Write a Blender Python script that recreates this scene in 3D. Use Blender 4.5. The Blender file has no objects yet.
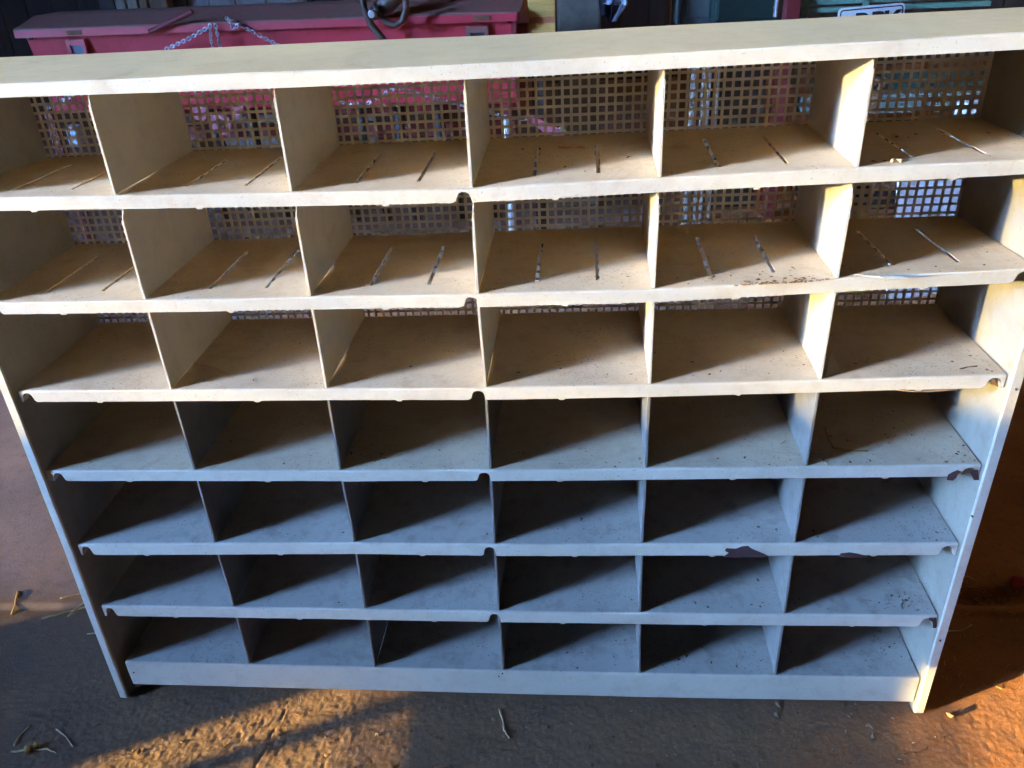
import bpy, bmesh, math, random
from mathutils import Vector, Matrix, noise
random.seed(7)
S = bpy.context.scene
C = S.collection
R = math.radians

# ------------------------------------------------------------------ camera
RC = Matrix(((0.9962119465461365, 0.07511834895666673, -0.043806291885782146),
             (0.0018101420244940802, 0.4857387140625257, 0.8741021822686035),
             (0.08693952463988432, -0.870870332087911, 0.48376273496878885)))
CP = Vector((0.7185482418842797, -0.8575713056087618, 0.2285009241561584))
F = 808.04
cam = bpy.data.cameras.new('camera'); co = bpy.data.objects.new('camera', cam); C.objects.link(co)
cam.sensor_fit = 'HORIZONTAL'; cam.sensor_width = 36; cam.lens = F / 1024 * 36
cam.clip_start = 0.02; cam.clip_end = 500
co.matrix_world = Matrix.Translation(CP) @ RC.transposed().to_4x4()
S.camera = co
RT = RC.transposed()
def ray(px, py): return RT @ Vector(((px - 512) / F, (384 - py) / F, -1))
def at(px, py, Y):                      # point of the depth plane y = Y seen at a pixel (measuring the photo)
    d = ray(px, py); return CP + d * ((Y - CP.y) / d.y)
def lvl(px, py, Z):
    d = ray(px, py); return CP + d * ((Z - CP.z) / d.z)

AZ, EL = 23.6, 6.5                     # the low sun
TE = math.tan(R(EL))
GZ = -0.805                              # ground level
TILT = .020                              # the floor falls a little to the left
PITCH, SHEAR = 0.12411, 0.01436
DEP = 0.21

# ------------------------------------------------------------------ helpers
class MB:
    def __init__(s): s.v = []; s.f = []; s.m = []
    def add(s, vs, fs, mi=0):
        n = len(s.v); s.v += [tuple(v) for v in vs]
        for f in fs: s.f.append(tuple(n + i for i in f)); s.m.append(mi)
        return s
    def box(s, a, b, mi=0):
        (x0, y0, z0), (x1, y1, z1) = a, b
        s.add([(x0,y0,z0),(x1,y0,z0),(x1,y1,z0),(x0,y1,z0),(x0,y0,z1),(x1,y0,z1),(x1,y1,z1),(x0,y1,z1)],
              [(0,3,2,1),(4,5,6,7),(0,1,5,4),(1,2,6,5),(2,3,7,6),(3,0,4,7)], mi); return s
    def prism(s, pts, off, mi=0):        # planar outline (3D points) pushed along a vector
        n = len(pts); off = Vector(off)
        vs = [Vector(p) for p in pts] + [Vector(p) + off for p in pts]
        fs = [tuple(range(n))[::-1], tuple(range(n, 2*n))] + [(i, (i+1) % n, n+(i+1) % n, n+i) for i in range(n)]
        s.add(vs, fs, mi); return s
    def tube(s, pts, r, n=8, mi=0, close=True):
        pts = [Vector(p) for p in pts]; rings = []
        rr = r if isinstance(r, (list, tuple)) else [r] * len(pts)
        up = Vector((0.13, 0.31, 0.94))
        for i, p in enumerate(pts):
            t = (pts[min(i+1, len(pts)-1)] - pts[max(i-1, 0)]).normalized()
            a = t.cross(up)
            if a.length < 1e-3: a = t.cross(Vector((1, 0, 0)))
            a.normalize(); b = t.cross(a)
            rings.append([p + (a*math.cos(k*2*math.pi/n) + b*math.sin(k*2*math.pi/n)) * rr[i] for k in range(n)])
        vs = [q for g in rings for q in g]; fs = []
        for i in range(len(pts)-1):
            for k in range(n):
                fs.append((i*n+k, i*n+(k+1) % n, (i+1)*n+(k+1) % n, (i+1)*n+k))
        fs.append(tuple(range(n))[::-1]); fs.append(tuple(range((len(pts)-1)*n, len(pts)*n)))
        s.add(vs, fs, mi); return s
    def cyl(s, a, b, r, n=16, mi=0): return s.tube([a, b], r, n, mi)
    def build(s, name, mats, parent=None, smooth=False, bevel=0):
        me = bpy.data.meshes.new(name); me.from_pydata(s.v, [], s.f)
        for m in (mats if isinstance(mats, (list, tuple)) else [mats]): me.materials.append(m)
        me.polygons.foreach_set('material_index', s.m)
        if smooth: me.polygons.foreach_set('use_smooth', [True]*len(s.f))
        me.update()
        bm = bmesh.new(); bm.from_mesh(me); bmesh.ops.recalc_face_normals(bm, faces=bm.faces); bm.to_mesh(me); bm.free()
        o = bpy.data.objects.new(name, me); C.objects.link(o)
        if parent: o.parent = parent; o.matrix_parent_inverse = parent.matrix_world.inverted()
        if bevel:
            bv = o.modifiers.new('bevel', 'BEVEL'); bv.width = bevel; bv.segments = 2; bv.limit_method = 'ANGLE'
        return o
def thing(name, label, cat, loc=(0,0,0), group=None):
    o = bpy.data.objects.new(name, None); C.objects.link(o); o.location = loc
    o.matrix_world = Matrix.Translation(Vector(loc))
    o['label'] = label; o['category'] = cat
    if group: o['group'] = group
    return o
def tag(o, label, cat, group=None):
    o['label'] = label; o['category'] = cat
    if group: o['group'] = group
    return o

# ------------------------------------------------------------------ materials
def nt(name):
    m = bpy.data.materials.new(name); m.use_nodes = True
    t = m.node_tree; b = t.nodes['Principled BSDF']; return m, t, b
def L(t, a, b): t.links.new(a, b)
def tex(t, scale, detail=6, rough=.6, kind='ShaderNodeTexNoise', stretch=None, dist=0):
    n = t.nodes.new(kind); n.inputs['Scale'].default_value = scale
    if kind == 'ShaderNodeTexNoise':
        n.inputs['Detail'].default_value = detail; n.inputs['Roughness'].default_value = rough
        n.inputs['Distortion'].default_value = dist
    c = t.nodes.new('ShaderNodeTexCoord')
    if stretch:
        mp = t.nodes.new('ShaderNodeMapping'); mp.inputs['Scale'].default_value = stretch
        L(t, c.outputs['Object'], mp.inputs['Vector']); L(t, mp.outputs['Vector'], n.inputs['Vector'])
    else: L(t, c.outputs['Object'], n.inputs['Vector'])
    return n
def ramp(t, src, a, b, ca=0., cb=1.):
    n = t.nodes.new('ShaderNodeMapRange'); n.inputs['From Min'].default_value = a; n.inputs['From Max'].default_value = b
    n.inputs['To Min'].default_value = ca; n.inputs['To Max'].default_value = cb; L(t, src, n.inputs['Value']); return n.outputs['Result']
def mul(t, a, b):
    n = t.nodes.new('ShaderNodeMath'); n.operation = 'MULTIPLY'
    for i, s in enumerate((a, b)):
        if isinstance(s, (int, float)): n.inputs[i].default_value = s
        else: L(t, s, n.inputs[i])
    return n.outputs[0]
def mix(t, fac, a, b):
    n = t.nodes.new('ShaderNodeMix'); n.data_type = 'RGBA'
    if isinstance(fac, (int, float)): n.inputs['Factor'].default_value = fac
    else: L(t, fac, n.inputs['Factor'])
    for s, k in ((a, 6), (b, 7)):
        if isinstance(s, tuple): n.inputs[k].default_value = (*s, 1)
        else: L(t, s, n.inputs[k])
    return n.outputs[2]
def bump(t, b, h, strength, dist):
    n = t.nodes.new('ShaderNodeBump'); n.inputs['Strength'].default_value = strength; n.inputs['Distance'].default_value = dist
    L(t, h, n.inputs['Height']); L(t, n.outputs['Normal'], b.inputs['Normal'])
def painted(name, base, dirt, dirt_amt, speck=.5, rough=.5, dust=None, dust_amt=0, stain=None):
    m, t, b = nt(name)
    n1 = tex(t, 5, 5, .6); n2 = tex(t, 38, 5, .65)
    c = mix(t, ramp(t, n1.outputs['Fac'], .3, .75), base, tuple(x*.86 for x in base))
    c = mix(t, mul(t, ramp(t, n2.outputs['Fac'], .5, .72), dirt_amt), c, dirt)
    if dust:
        n4 = tex(t, 11, 8, .7, dist=.8)
        c = mix(t, mul(t, ramp(t, n4.outputs['Fac'], .3, .68), dust_amt), c, dust)
        n6 = tex(t, 190, 4, .7)
        c = mix(t, mul(t, ramp(t, n6.outputs['Fac'], .52, .72), min(1, dust_amt*.4)), c, tuple(x*.62 for x in dust))
    sp = tex(t, 330, 2, .5); big = tex(t, 14, 3, .6)
    c = mix(t, mul(t, mul(t, ramp(t, sp.outputs['Fac'], .64, .70), ramp(t, big.outputs['Fac'], .42, .62)), speck), c, (.10, .06, .035))
    if stain:
        n5 = tex(t, 7, 7, .75, dist=1.2)
        c = mix(t, mul(t, ramp(t, n5.outputs['Fac'], .56, .72), stain[1]), c, stain[0])
    L(t, c, b.inputs['Base Color'])
    L(t, ramp(t, n2.outputs['Fac'], .3, .8, rough-.08, rough+.2), b.inputs['Roughness'])
    bump(t, b, n2.outputs['Fac'], .12, .002)
    return m
def plain(name, col, rough=.7, var=.25, scale=8, metal=0, stretch=None, second=None, bmp=.15):
    m, t, b = nt(name)
    n = tex(t, scale, 7, .65, stretch=stretch); n2 = tex(t, scale*7, 4, .6, stretch=stretch)
    c = mix(t, ramp(t, n.outputs['Fac'], .3, .7), col, second or tuple(x*(1-var) for x in col))
    c = mix(t, mul(t, ramp(t, n2.outputs['Fac'], .52, .75), .5), c, tuple(x*.5 for x in col))
    L(t, c, b.inputs['Base Color']); b.inputs['Roughness'].default_value = rough; b.inputs['Metallic'].default_value = metal
    bump(t, b, n2.outputs['Fac'], bmp, .004)
    return m

CREAM = (.60, .555, .455)
M = {}
M['lip'] = painted('cream_paint', (.58, .535, .435), (.38, .29, .18), .35, .5, .42, stain=((.40, .31, .20), .5))
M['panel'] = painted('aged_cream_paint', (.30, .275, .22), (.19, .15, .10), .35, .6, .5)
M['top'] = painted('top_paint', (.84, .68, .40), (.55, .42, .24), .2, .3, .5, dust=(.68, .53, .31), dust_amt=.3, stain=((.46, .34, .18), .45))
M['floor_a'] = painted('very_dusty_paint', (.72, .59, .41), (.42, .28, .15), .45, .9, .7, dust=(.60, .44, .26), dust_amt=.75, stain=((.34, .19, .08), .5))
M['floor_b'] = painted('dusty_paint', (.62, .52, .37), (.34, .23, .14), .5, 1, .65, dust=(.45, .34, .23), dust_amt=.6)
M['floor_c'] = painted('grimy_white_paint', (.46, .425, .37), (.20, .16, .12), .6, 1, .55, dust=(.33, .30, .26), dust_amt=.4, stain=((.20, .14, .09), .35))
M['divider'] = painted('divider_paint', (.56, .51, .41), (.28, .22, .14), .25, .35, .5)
M['divider_low'] = painted('shaded_divider_paint', (.21, .20, .18), (.11, .10, .08), .4, .6, .5)  # darker copy of the divider paint, lower rows' shade put into its colour
M['mesh'] = painted('mesh_paint', (.70, .62, .49), (.30, .22, .14), .4, .3, .6)
M['chip'] = plain('bare_primer', (.075, .04, .04), .6, .4, 60)
M['rust'] = plain('rust', (.30, .15, .06), .85, .5, 40)
M['hole'] = plain('dark_hole', (.008, .007, .006), .9)
M['bolt'] = plain('bolt_steel', (.12, .11, .10), .5, .3, 40, metal=.6)

def nodes(k):                            # measured front points of divider feet on shelf k (x, z)
    N = {1: [(.1980,-.0026),(.4013,-.0038),(.6004,-.0040),(.8000,.0030),(1.0005,.0084)],
         2: [(.1981,-.1294),(.4018,-.1281),(.5990,-.1268),(.7989,-.1232),(.9985,-.1141)],
         3: [(.1986,-.2528),(.4014,-.2517),(.6009,-.2506),(.7992,-.2468),(.9977,-.2406)],
         4: [(.1999,-.3776),(.4007,-.3758),(.6001,-.3732),(.7989,-.3691),(.9977,-.3644)],
         5: [(.1989,-.5033),(.4023,-.4985),(.5986,-.4973),(.7980,-.4925),(.9982,-.4878)],
         6: [(.2001,-.6258),(.4012,-.6237),(.5976,-.6217),(.7995,-.6194),(1.0002,-.6152)],
         7: [(.1994,-.7483),(.4004,-.7467),(.5989,-.7451),(.8030,-.7430),(1.0010,-.7390)]}
    dz = .0032 if k <= 4 else .0034 if k < 7 else .0022
    N[2][4] = (.9985, -.1135)
    return [(x - (.002, .002, .001, 0, 0)[j], z - dz) for j, (x, z) in enumerate(N[k])]
TOPZ = []
for a_ in ((0, 83.5), (150, 78.3), (300, 72.2), (550, 60), (800, 45.6), (1024, 33.4)):
    q_ = at(*a_, -.003); TOPZ.append((q_.x, q_.z))
TOPH = []
for a_, b_ in (((0, 83.5), 97.2), ((300, 72.2), 86.8), ((550, 60), 74.9), ((800, 45.6), 61.5), ((1024, 33.4), 49)):
    TOPH.append((at(*a_, -.003).x, at(*a_, -.003).z - at(a_[0], b_, -.003).z))
def lerp(pts, x):
    if x <= pts[0][0]: a, b = pts[0], pts[1]
    elif x >= pts[-1][0]: a, b = pts[-2], pts[-1]
    else:
        for i in range(len(pts)-1):
            if pts[i][0] <= x <= pts[i+1][0]: a, b = pts[i], pts[i+1]; break
    return a[1] + (b[1]-a[1]) * (x-a[0]) / (b[0]-a[0])
def shelf_z(k, x, y=0):
    if k == 0: return lerp(TOPZ, x)
    zf = lerp(nodes(k), x); zb = -(k-1)*PITCH + SHEAR*(x-.6)
    w = min(1, max(0, y/DEP)); return zf*(1-w) + zb*w
def node_x(k, i): return nodes(k)[i-1][0]
LX = [(-.9,-.0205),(-.8288,-.0205),(-.7927,-.0205),(-.6458,-.0185),(-.5179,-.0152),(-.3922,-.0146),(-.2639,-.0140),(.2,-.0130)]
XR = 1.2075
def xl(z): return lerp(LX, z)

# ------------------------------------------------------------------ the shelf unit
unit = thing('shelf_unit', 'cream painted metal pigeonhole shelf unit with seven rows of open compartments', 'shelf unit', (.6, .1, GZ))

LIPH = {1:.0146, 2:.0150, 3:.0156, 4:.0160, 5:.0190, 6:.0196, 7:.0490}
def make_shelf(k):
    h = LIPH[k]; x0, x1 = xl(shelf_z(k, 0)) + .0006, XR - .0028
    slots = []
    if k <= 2:
        for i in range(6):
            for dx in (.0655 if i else .054, .1365 if i else .128):
                slots.append(i*.2 + dx)
    xs = set()
    n = 96
    for j in range(n+1): xs.add(round(x0 + (x1-x0)*j/n, 5))
    for s in slots: xs |= {round(s-.0023, 5), round(s+.0023, 5)}
    nc = [] if k == 7 else [(.5905, .0082), (.0020, .0074), (1.193, .0085)]
    for c, r in nc:
        for j in range(-8, 9): xs.add(round(c + r*1.5*j/8, 5))
    nub = [.1*(2*i+1) + random.uniform(-.012, .012) for i in range(6)] if k < 7 else []
    for c in nub: xs |= {round(c+d, 5) for d in (-.0042, -.0026, .0026, .0042)}
    xs = sorted(x for x in xs if x0 <= x <= x1)
    q = [xs[0]]
    for x in xs[1:]:
        if x - q[-1] > .00045: q.append(x)
    q[-1] = x1; xs = q
    ys = [.0022, .006, .0300, .06, .09, .12, .1575, .18, DEP]
    def bottom(x):
        b = h + .0006*noise.noise(Vector((x*9, k*3.1, 0))) + .0004*noise.noise(Vector((x*60, k, 5)))
        for c in nub:
            if abs(x-c) <= .0027: b += .0020
        for c, r in nc:
            d = abs(x-c)/r
            if d < 1: b = min(b, h - (h*.80)*math.sqrt(max(0, 1-d*d))**.6)
            elif d < 1.5 and (x < c) != (c < .1): b = min(b, h - .0025*(1.5-d)/.5)
        return b
    def top_drop(x):
        if k == 7:
            return max(0, .012 - (x-x0)*.9) if x < x0+.014 else 0
        return 0
    mb = MB(); nx = len(xs); cols = []
    for x in xs:
        td = top_drop(x); w = .0007*noise.noise(Vector((x*5, k*1.7, 2)))
        zf = shelf_z(k, x) - td; hb = max(.0016, bottom(x) - td)
        col = []
        # lip bottom return, lip face, rounded nose, floor
        col.append((x, .011, zf - hb + .0005))
        col.append((x, w, zf - hb))
        col.append((x, w, zf - hb*.5 - .0008))
        col.append((x, w, zf - .0014 - (0.002 if k == 7 else 0)))
        col.append((x, .0006 + w, zf - .0004))
        for y in ys:
            col.append((x, y, shelf_z(k, x, y) - td*max(0, 1-y*20) + .0006*noise.noise(Vector((x*8, y*8, k)))))
        cols.append(col)
    m = len(cols[0]); mb.v = [v for c in cols for v in c]
    for i in range(nx-1):
        mid = (xs[i]+xs[i+1])/2
        isslot = any(abs(mid-s) < .0023 for s in slots)
        innotch = any(abs(mid-c) < r for c, r in nc)
        for j in range(m-1):
            if isslot and 7 <= j < 11: continue
            if innotch and j == 0: continue
            mb.f.append((i*m+j, (i+1)*m+j, (i+1)*m+j+1, i*m+j+1)); mb.m.append(0 if j <= 4 else 1)
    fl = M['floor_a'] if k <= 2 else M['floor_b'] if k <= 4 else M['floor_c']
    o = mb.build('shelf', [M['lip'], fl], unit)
    sd = o.modifiers.new('solidify', 'SOLIDIFY'); sd.thickness = .0011; sd.offset = 0
    return o
shelves = {k: make_shelf(k) for k in range(1, 8)}

# top panel
mb = MB(); xs = [-.034 + (1.2255+.034)*j/60 for j in range(61)]
cols = []
TB = [(-.04, at(15, 57, DEP).z), (.6, at(500, 35, DEP).z), (1.25, at(1003, 8, DEP).z)]
for x in xs:
    zf = shelf_z(0, x); zb = lerp(TB, x); h = lerp(TOPH, x)
    w = .0006*noise.noise(Vector((x*6, 0, 9)))
    col = [(x, .010, zf-h+.0004), (x, -.003+w, zf-h), (x, -.003+w, zf-h*.5), (x, -.003+w, zf-.0014), (x, -.0022+w, zf-.0004)]
    for y in (-.0008, .03, .08, .13, .18, .2085):
        f = y/DEP; col.append((x, y, zf*(1-f)+zb*f + .0014*noise.noise(Vector((x*4, y*9, 4)))))
    col.append((x, .2095, zb-.001)); col.append((x, .2095, zb-.012))
    cols.append(col)
m = len(cols[0]); mb.v = [v for c in cols for v in c]
for i in range(60):
    for j in range(m-1): mb.f.append((i*m+j, (i+1)*m+j, (i+1)*m+j+1, i*m+j+1)); mb.m.append(0 if j <= 4 else 1)
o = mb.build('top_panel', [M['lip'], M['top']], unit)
sd = o.modifiers.new('solidify', 'SOLIDIFY'); sd.thickness = .0011; sd.offset = 0

# side panels
def side(sign):
    fz = GZ + TILT*((0 if sign < 0 else 1.22) - 1.2); mb = MB(); zs = [fz + (lerp(TOPZ, 0) - .004 - fz) * j/30 for j in range(31)]
    cols = []
    for z in zs:
        xi = xl(z) if sign < 0 else XR
        w = .0008*noise.noise(Vector((3*sign, z*5, 1)))
        xi += w; fx = xi + sign*.0140
        if z < GZ + .001: yo = 0.002
        else: yo = 0
        col = [(fx, .012, z), (fx, -.0035, z), (fx - sign*.0008, -.0048, z), (xi + sign*.0026, -.0052, z), (xi + sign*.0006, -.0040, z), (xi, -.0010, z)]
        for y in (.03, .07, .12, .17, .213): col.append((xi, y, z))
        cols.append(col)
    m = len(cols[0]); mb.v = [v for c in cols for v in c]
    for i in range(len(zs)-1):
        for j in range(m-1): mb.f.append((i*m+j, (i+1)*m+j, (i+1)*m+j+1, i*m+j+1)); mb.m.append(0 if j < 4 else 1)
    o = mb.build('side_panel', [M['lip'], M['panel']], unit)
    sd = o.modifiers.new('solidify', 'SOLIDIFY'); sd.thickness = .0011; sd.offset = 0
    return o
sl = side(-1); sr = side(1)
for px, py in ((940, 640), (972, 516), (1016, 389)):
    p = at(px, py, -.0052); b = MB(); b.cyl((p.x, -.0045, p.z), (p.x, -.0072, p.z), .0014, 10); b.build('bolt', M['bolt'], sr)

# dividers
def make_divider(k, i):
    xb, xt = node_x(k, i), (node_x(k-1, i) if k > 1 else node_x(1, i))
    zb = shelf_z(k, xb) + .0006
    zt = shelf_z(k-1, xt) - (.0012 if k > 1 else .0016)
    bz = lambda y: shelf_z(k, xb, y)
    tz = lambda y: (shelf_z(k-1, xt, y) if k > 1 else (shelf_z(0, xt)*(1-y/DEP)+lerp(TB, xt)*y/DEP)) - .0016
    g = random.uniform(.0006, .0012)
    out = [(.0030, bz(.003)+.0008), (.02, bz(.02)+.0009), (.05, bz(.05)+g), (.15, bz(.15)+g), (.2075, bz(.207)+g*.6),
           (.2075, tz(.207)), (.1, tz(.1)), (.0125, tz(.012)), (.0078 if k <= 2 else .003, tz(.012)-.012 if k == 1 else tz(.012)-.020),
           (.0045 if k <= 2 else .003, (tz(.012)-.016 if k == 1 else tz(.012)-.023)), (.0030, (tz(.012)-.024 if k == 1 else tz(.012)-.028))]
    def X(z): return xb + (xt-xb)*(z-zb)/(zt-zb)
    mb = MB()
    n = len(out); th = .0007
    vs = [(X(z)-th, y, z) for y, z in out] + [(X(z)+th, y, z) for y, z in out]
    mb.add(vs, [tuple(range(n)), tuple(range(n, 2*n))] + [(a, (a+1) % n, n+(a+1) % n, n+a) for a in range(n)])
    # folded front hem
    z0, z1 = out[0][1] + .0002, (out[-1][1] if k <= 2 else tz(.012) - .0045)
    hw = .00165; segs = 10; vs = []; fs = []
    for s in range(segs+1):
        z = z0 + (z1-z0)*s/segs; x = X(z) + .00015*noise.noise(Vector((z*30, k, i)))
        vs += [(x-hw*.8, .0016, z), (x+hw*.8, .0016, z), (x+hw, .0026, z), (x+hw, .0115, z), (x-hw, .0115, z), (x-hw, .0026, z)]
    for s in range(segs):
        for e in range(6): fs.append((s*6+e, s*6+(e+1) % 6, s*6+6+(e+1) % 6, s*6+6+e))
    fs += [tuple(range(6)), tuple(range(segs*6, segs*6+6))]
    mb.add(vs, fs)
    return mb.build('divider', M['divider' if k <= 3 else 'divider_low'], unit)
for k in range(1, 8):
    for i in range(1, 6): make_divider(k, i)

# perforated back
def perforated(x0, x1, z0, z1, y, pitch=.0111, bar=.0035, ph=0):
    mb = MB(); sh = lambda x: SHEAR*(x-.6)
    n = int((x1-x0)/pitch)
    for a in range(n+1):
        x = x0 + a*pitch + ph
        if x > x1: break
        mb.add([(x-bar/2, y, z0+sh(x)), (x+bar/2, y, z0+sh(x)), (x+bar/2, y, z1+sh(x)), (x-bar/2, y, z1+sh(x)),
                (x-bar/2, y+.0011, z0+sh(x)), (x+bar/2, y+.0011, z0+sh(x)), (x+bar/2, y+.0011, z1+sh(x)), (x-bar/2, y+.0011, z1+sh(x))],
               [(0,1,2,3),(4,5,6,7),(0,1,5,4),(1,2,6,5),(2,3,7,6),(3,0,4,7)])
    r = int((z1-z0)/pitch)
    for a in range(r+1):
        z = z0 + a*pitch
        e0, e1 = sh(x0), sh(x1)
        mb.add([(x0, y+.0002, z-bar/2+e0), (x1, y+.0002, z-bar/2+e1), (x1, y+.0002, z+bar/2+e1), (x0, y+.0002, z+bar/2+e0),
                (x0, y+.0009, z-bar/2+e0), (x1, y+.0009, z-bar/2+e1), (x1, y+.0009, z+bar/2+e1), (x0, y+.0009, z+bar/2+e0)],
               [(0,1,2,3),(4,5,6,7),(0,1,5,4),(1,2,6,5),(2,3,7,6),(3,0,4,7)])
    return mb
perforated(-.0165, XR-.001, -.785, .108, .2115).build('perforated_back', M['mesh'], unit)
perforated(1.135, XR-.001, .0, .106, .2165, ph=.003).build('back_patch', M['mesh'], unit)
perforated(1.0, 1.098, -.124, -.006, .2165, ph=.004).build('back_patch', M['mesh'], unit)

# chipped paint on the lips
def chip(k, pts, name='paint_chip', mat='chip'):
    q = [at(px, py, -.0012) for px, py in pts]
    mb = MB(); mb.prism([(p.x, -.0013, p.z) for p in q], (0, .0008, 0)); o = mb.build(name, M[mat], shelves[k]); return o
chip(5, [(723,557),(729,553),(725,551),(726,548.5),(736,549),(742,546.6),(748,546.0),(752,549),(759,552),(768,556),(763,557.4),(745,557.2),(733,557.6)])
chip(5, [(839,557),(841,553.6),(850,552.6),(858,554),(867,556.5),(866,557.8),(850,558)])
chip(4, [(947,480),(948,475),(953,472),(958,470.2),(962,472),(958,474),(956,478),(953,480.5)])
chip(4, [(970,473),(973,470),(978,470),(979,480),(974,480),(972,476)])
chip(6, [(929,618),(936.5,618),(937,628),(933,628),(932.5,622),(929,620)], mat='chip')
def floor_chip(k, pts, name, mat):
    P = []
    for px, py in pts:
        q = lvl(px, py, -(k-1)*PITCH)
        for _ in range(4): q = lvl(px, py, shelf_z(k, q.x, q.y) + .0009)
        P.append(q)
    mb = MB(); mb.prism(P, (0, 0, .0008)); return mb.build(name, M[mat], shelves[k])
for j in range(60):
    cx = random.triangular(715, 836, 790); cy = 287.2 - (cx-715)*.052 - abs(random.gauss(0, 2.2)); r_ = random.uniform(.4, 1.5)
    floor_chip(2, [(cx + r_*2.2*math.cos(a)*random.uniform(.5, 1), cy + r_*.42*math.sin(a)*random.uniform(.5, 1)) for a in (0, 1, 2, 3, 4, 5.2)], 'rust_patch', 'rust')
chip(3, [(990,381),(994,379),(997,383),(998,387),(993,384)], 'rust_patch', 'rust')
for px, py in ((134, 672), (499, 676), (502.5, 673)):
    p = at(px, py, 0); b = MB(); b.cyl((p.x, .0002, p.z), (p.x, -.0016, p.z), .0011, 8); b.build('screw_hole', M['hole'], shelves[7])

# ------------------------------------------------------------------ ground
def ground_mat():
    m, t, b = nt('dirt_floor')
    c = t.nodes.new('ShaderNodeTexCoord'); sep = t.nodes.new('ShaderNodeSeparateXYZ'); L(t, c.outputs['Object'], sep.inputs[0])
    n1 = tex(t, 3.5, 8, .65, dist=.5); n2 = tex(t, 40, 8, .7); n3 = tex(t, 220, 4, .7); n4 = tex(t, 12, 6, .7, dist=1)
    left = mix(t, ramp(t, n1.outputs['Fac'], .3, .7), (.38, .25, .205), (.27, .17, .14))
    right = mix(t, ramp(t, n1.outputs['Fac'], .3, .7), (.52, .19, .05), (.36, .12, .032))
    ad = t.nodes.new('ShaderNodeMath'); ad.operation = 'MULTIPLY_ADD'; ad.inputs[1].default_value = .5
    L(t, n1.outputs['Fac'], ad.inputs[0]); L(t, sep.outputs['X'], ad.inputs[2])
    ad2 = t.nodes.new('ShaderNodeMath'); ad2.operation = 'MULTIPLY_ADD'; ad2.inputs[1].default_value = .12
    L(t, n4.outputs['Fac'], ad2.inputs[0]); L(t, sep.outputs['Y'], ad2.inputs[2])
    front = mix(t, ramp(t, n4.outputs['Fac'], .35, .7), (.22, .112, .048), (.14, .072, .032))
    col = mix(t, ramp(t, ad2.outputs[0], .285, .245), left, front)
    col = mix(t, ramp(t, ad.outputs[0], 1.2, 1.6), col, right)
    col = mix(t, mul(t, ramp(t, n2.outputs['Fac'], .52, .7), .45), col, (.07, .05, .042))
    col = mix(t, mul(t, ramp(t, n3.outputs['Fac'], .58, .72), .6), col, (.40, .30, .21))
    n7 = tex(t, 700, 2, .5); col = mix(t, mul(t, ramp(t, n7.outputs['Fac'], .5, .66), .5), col, (.06, .045, .035))
    n8 = tex(t, 1.7, 5, .6, dist=1); col = mix(t, mul(t, ramp(t, n8.outputs['Fac'], .45, .7), .45), col, (.09, .065, .055))
    L(t, col, b.inputs['Base Color']); b.inputs['Roughness'].default_value = .85
    bump(t, b, n3.outputs['Fac'], .25, .003)
    return m
GM = ground_mat()
def spans(segs):
    o = [segs[0][0]]
    for a, b, n in segs: o += [a + (b-a)*(i+1)/n for i in range(n)]
    return o
def grid(name, X, Y, zf, mat):
    me = bpy.data.meshes.new(name); nx, ny = len(X)-1, len(Y)-1; fs = []
    vs = [(x, y, zf(x, y)) for y in Y for x in X]
    for j in range(ny):
        for i in range(nx): a = j*(nx+1)+i; fs.append((a, a+1, a+nx+2, a+nx+1))
    me.from_pydata(vs, [], fs); me.polygons.foreach_set('use_smooth', [True]*len(fs)); me.materials.append(mat)
    o = bpy.data.objects.new(name, me); C.objects.link(o); o['kind'] = 'structure'; return o
def gz(x, y):
    e = .203 + .006*noise.noise(Vector((x*9, 1, 1))) + .003*noise.noise(Vector((x*45, 2, 1)))
    v = Vector((x, y, 0))
    amp = .35 + .65*max(0, min(1, (.06 - y)/.08))
    q = max(0, min(1, (.75-x)/.5)); rough = (.6+.4*q)*(.0008*noise.noise(v*70) + .0009*noise.noise(v*170+Vector((5,3,1))) + .0007*noise.noise(v*330)) + .0016*noise.noise(v*7)
    z = GZ - .003 + amp*rough
    if y > e - .012:
        f = min(1, (y-e+.012)/.012); z = z*(1-f) + (GZ + .003 + .0012*noise.noise(v*11) + .0005*noise.noise(v*70))*f
    # hairline crack running forward from under the unit
    if y < .0 and abs(x - (.2494 + .118*(y+.01) + .006*noise.noise(Vector((y*40, 0, 0))))) < .0014: z -= .003*max(0, .5+noise.noise(Vector((y*55, 3, 0))))
    # trodden hollow at the right of the unit
    d = ((x-1.42)/.16)**2 + ((y-.235)/.018)**2
    if d < 4: z -= .016*math.exp(-d)
    return z + TILT*(x-1.2)
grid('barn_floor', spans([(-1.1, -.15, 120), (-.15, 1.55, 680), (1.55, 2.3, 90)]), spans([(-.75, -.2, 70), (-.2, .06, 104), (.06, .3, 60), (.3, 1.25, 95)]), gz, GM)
# coarse ground round it, out to the horizon, built as a ring of sheets below the fine one
def coarse(x, y):
    inside = -1.08 < x < 2.28 and -.73 < y < 1.23
    return GZ - .03 if inside else GZ + .001
mb = MB()
for (a, b_) in (((-60,-60),(-1.1,60)), ((2.3,-60),(60,60)), ((-1.1,-60),(2.3,-.75)), ((-1.1,1.25),(2.3,60))):
    ZZ = lambda x: GZ + .002 + TILT*(x-1.2)
    mb.add([(a[0],a[1],ZZ(a[0])),(b_[0],a[1],ZZ(b_[0])),(b_[0],b_[1],ZZ(b_[0])),(a[0],b_[1],ZZ(a[0]))], [(0,1,2,3)])
o = mb.build('ground', GM); o['kind'] = 'structure'
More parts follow.
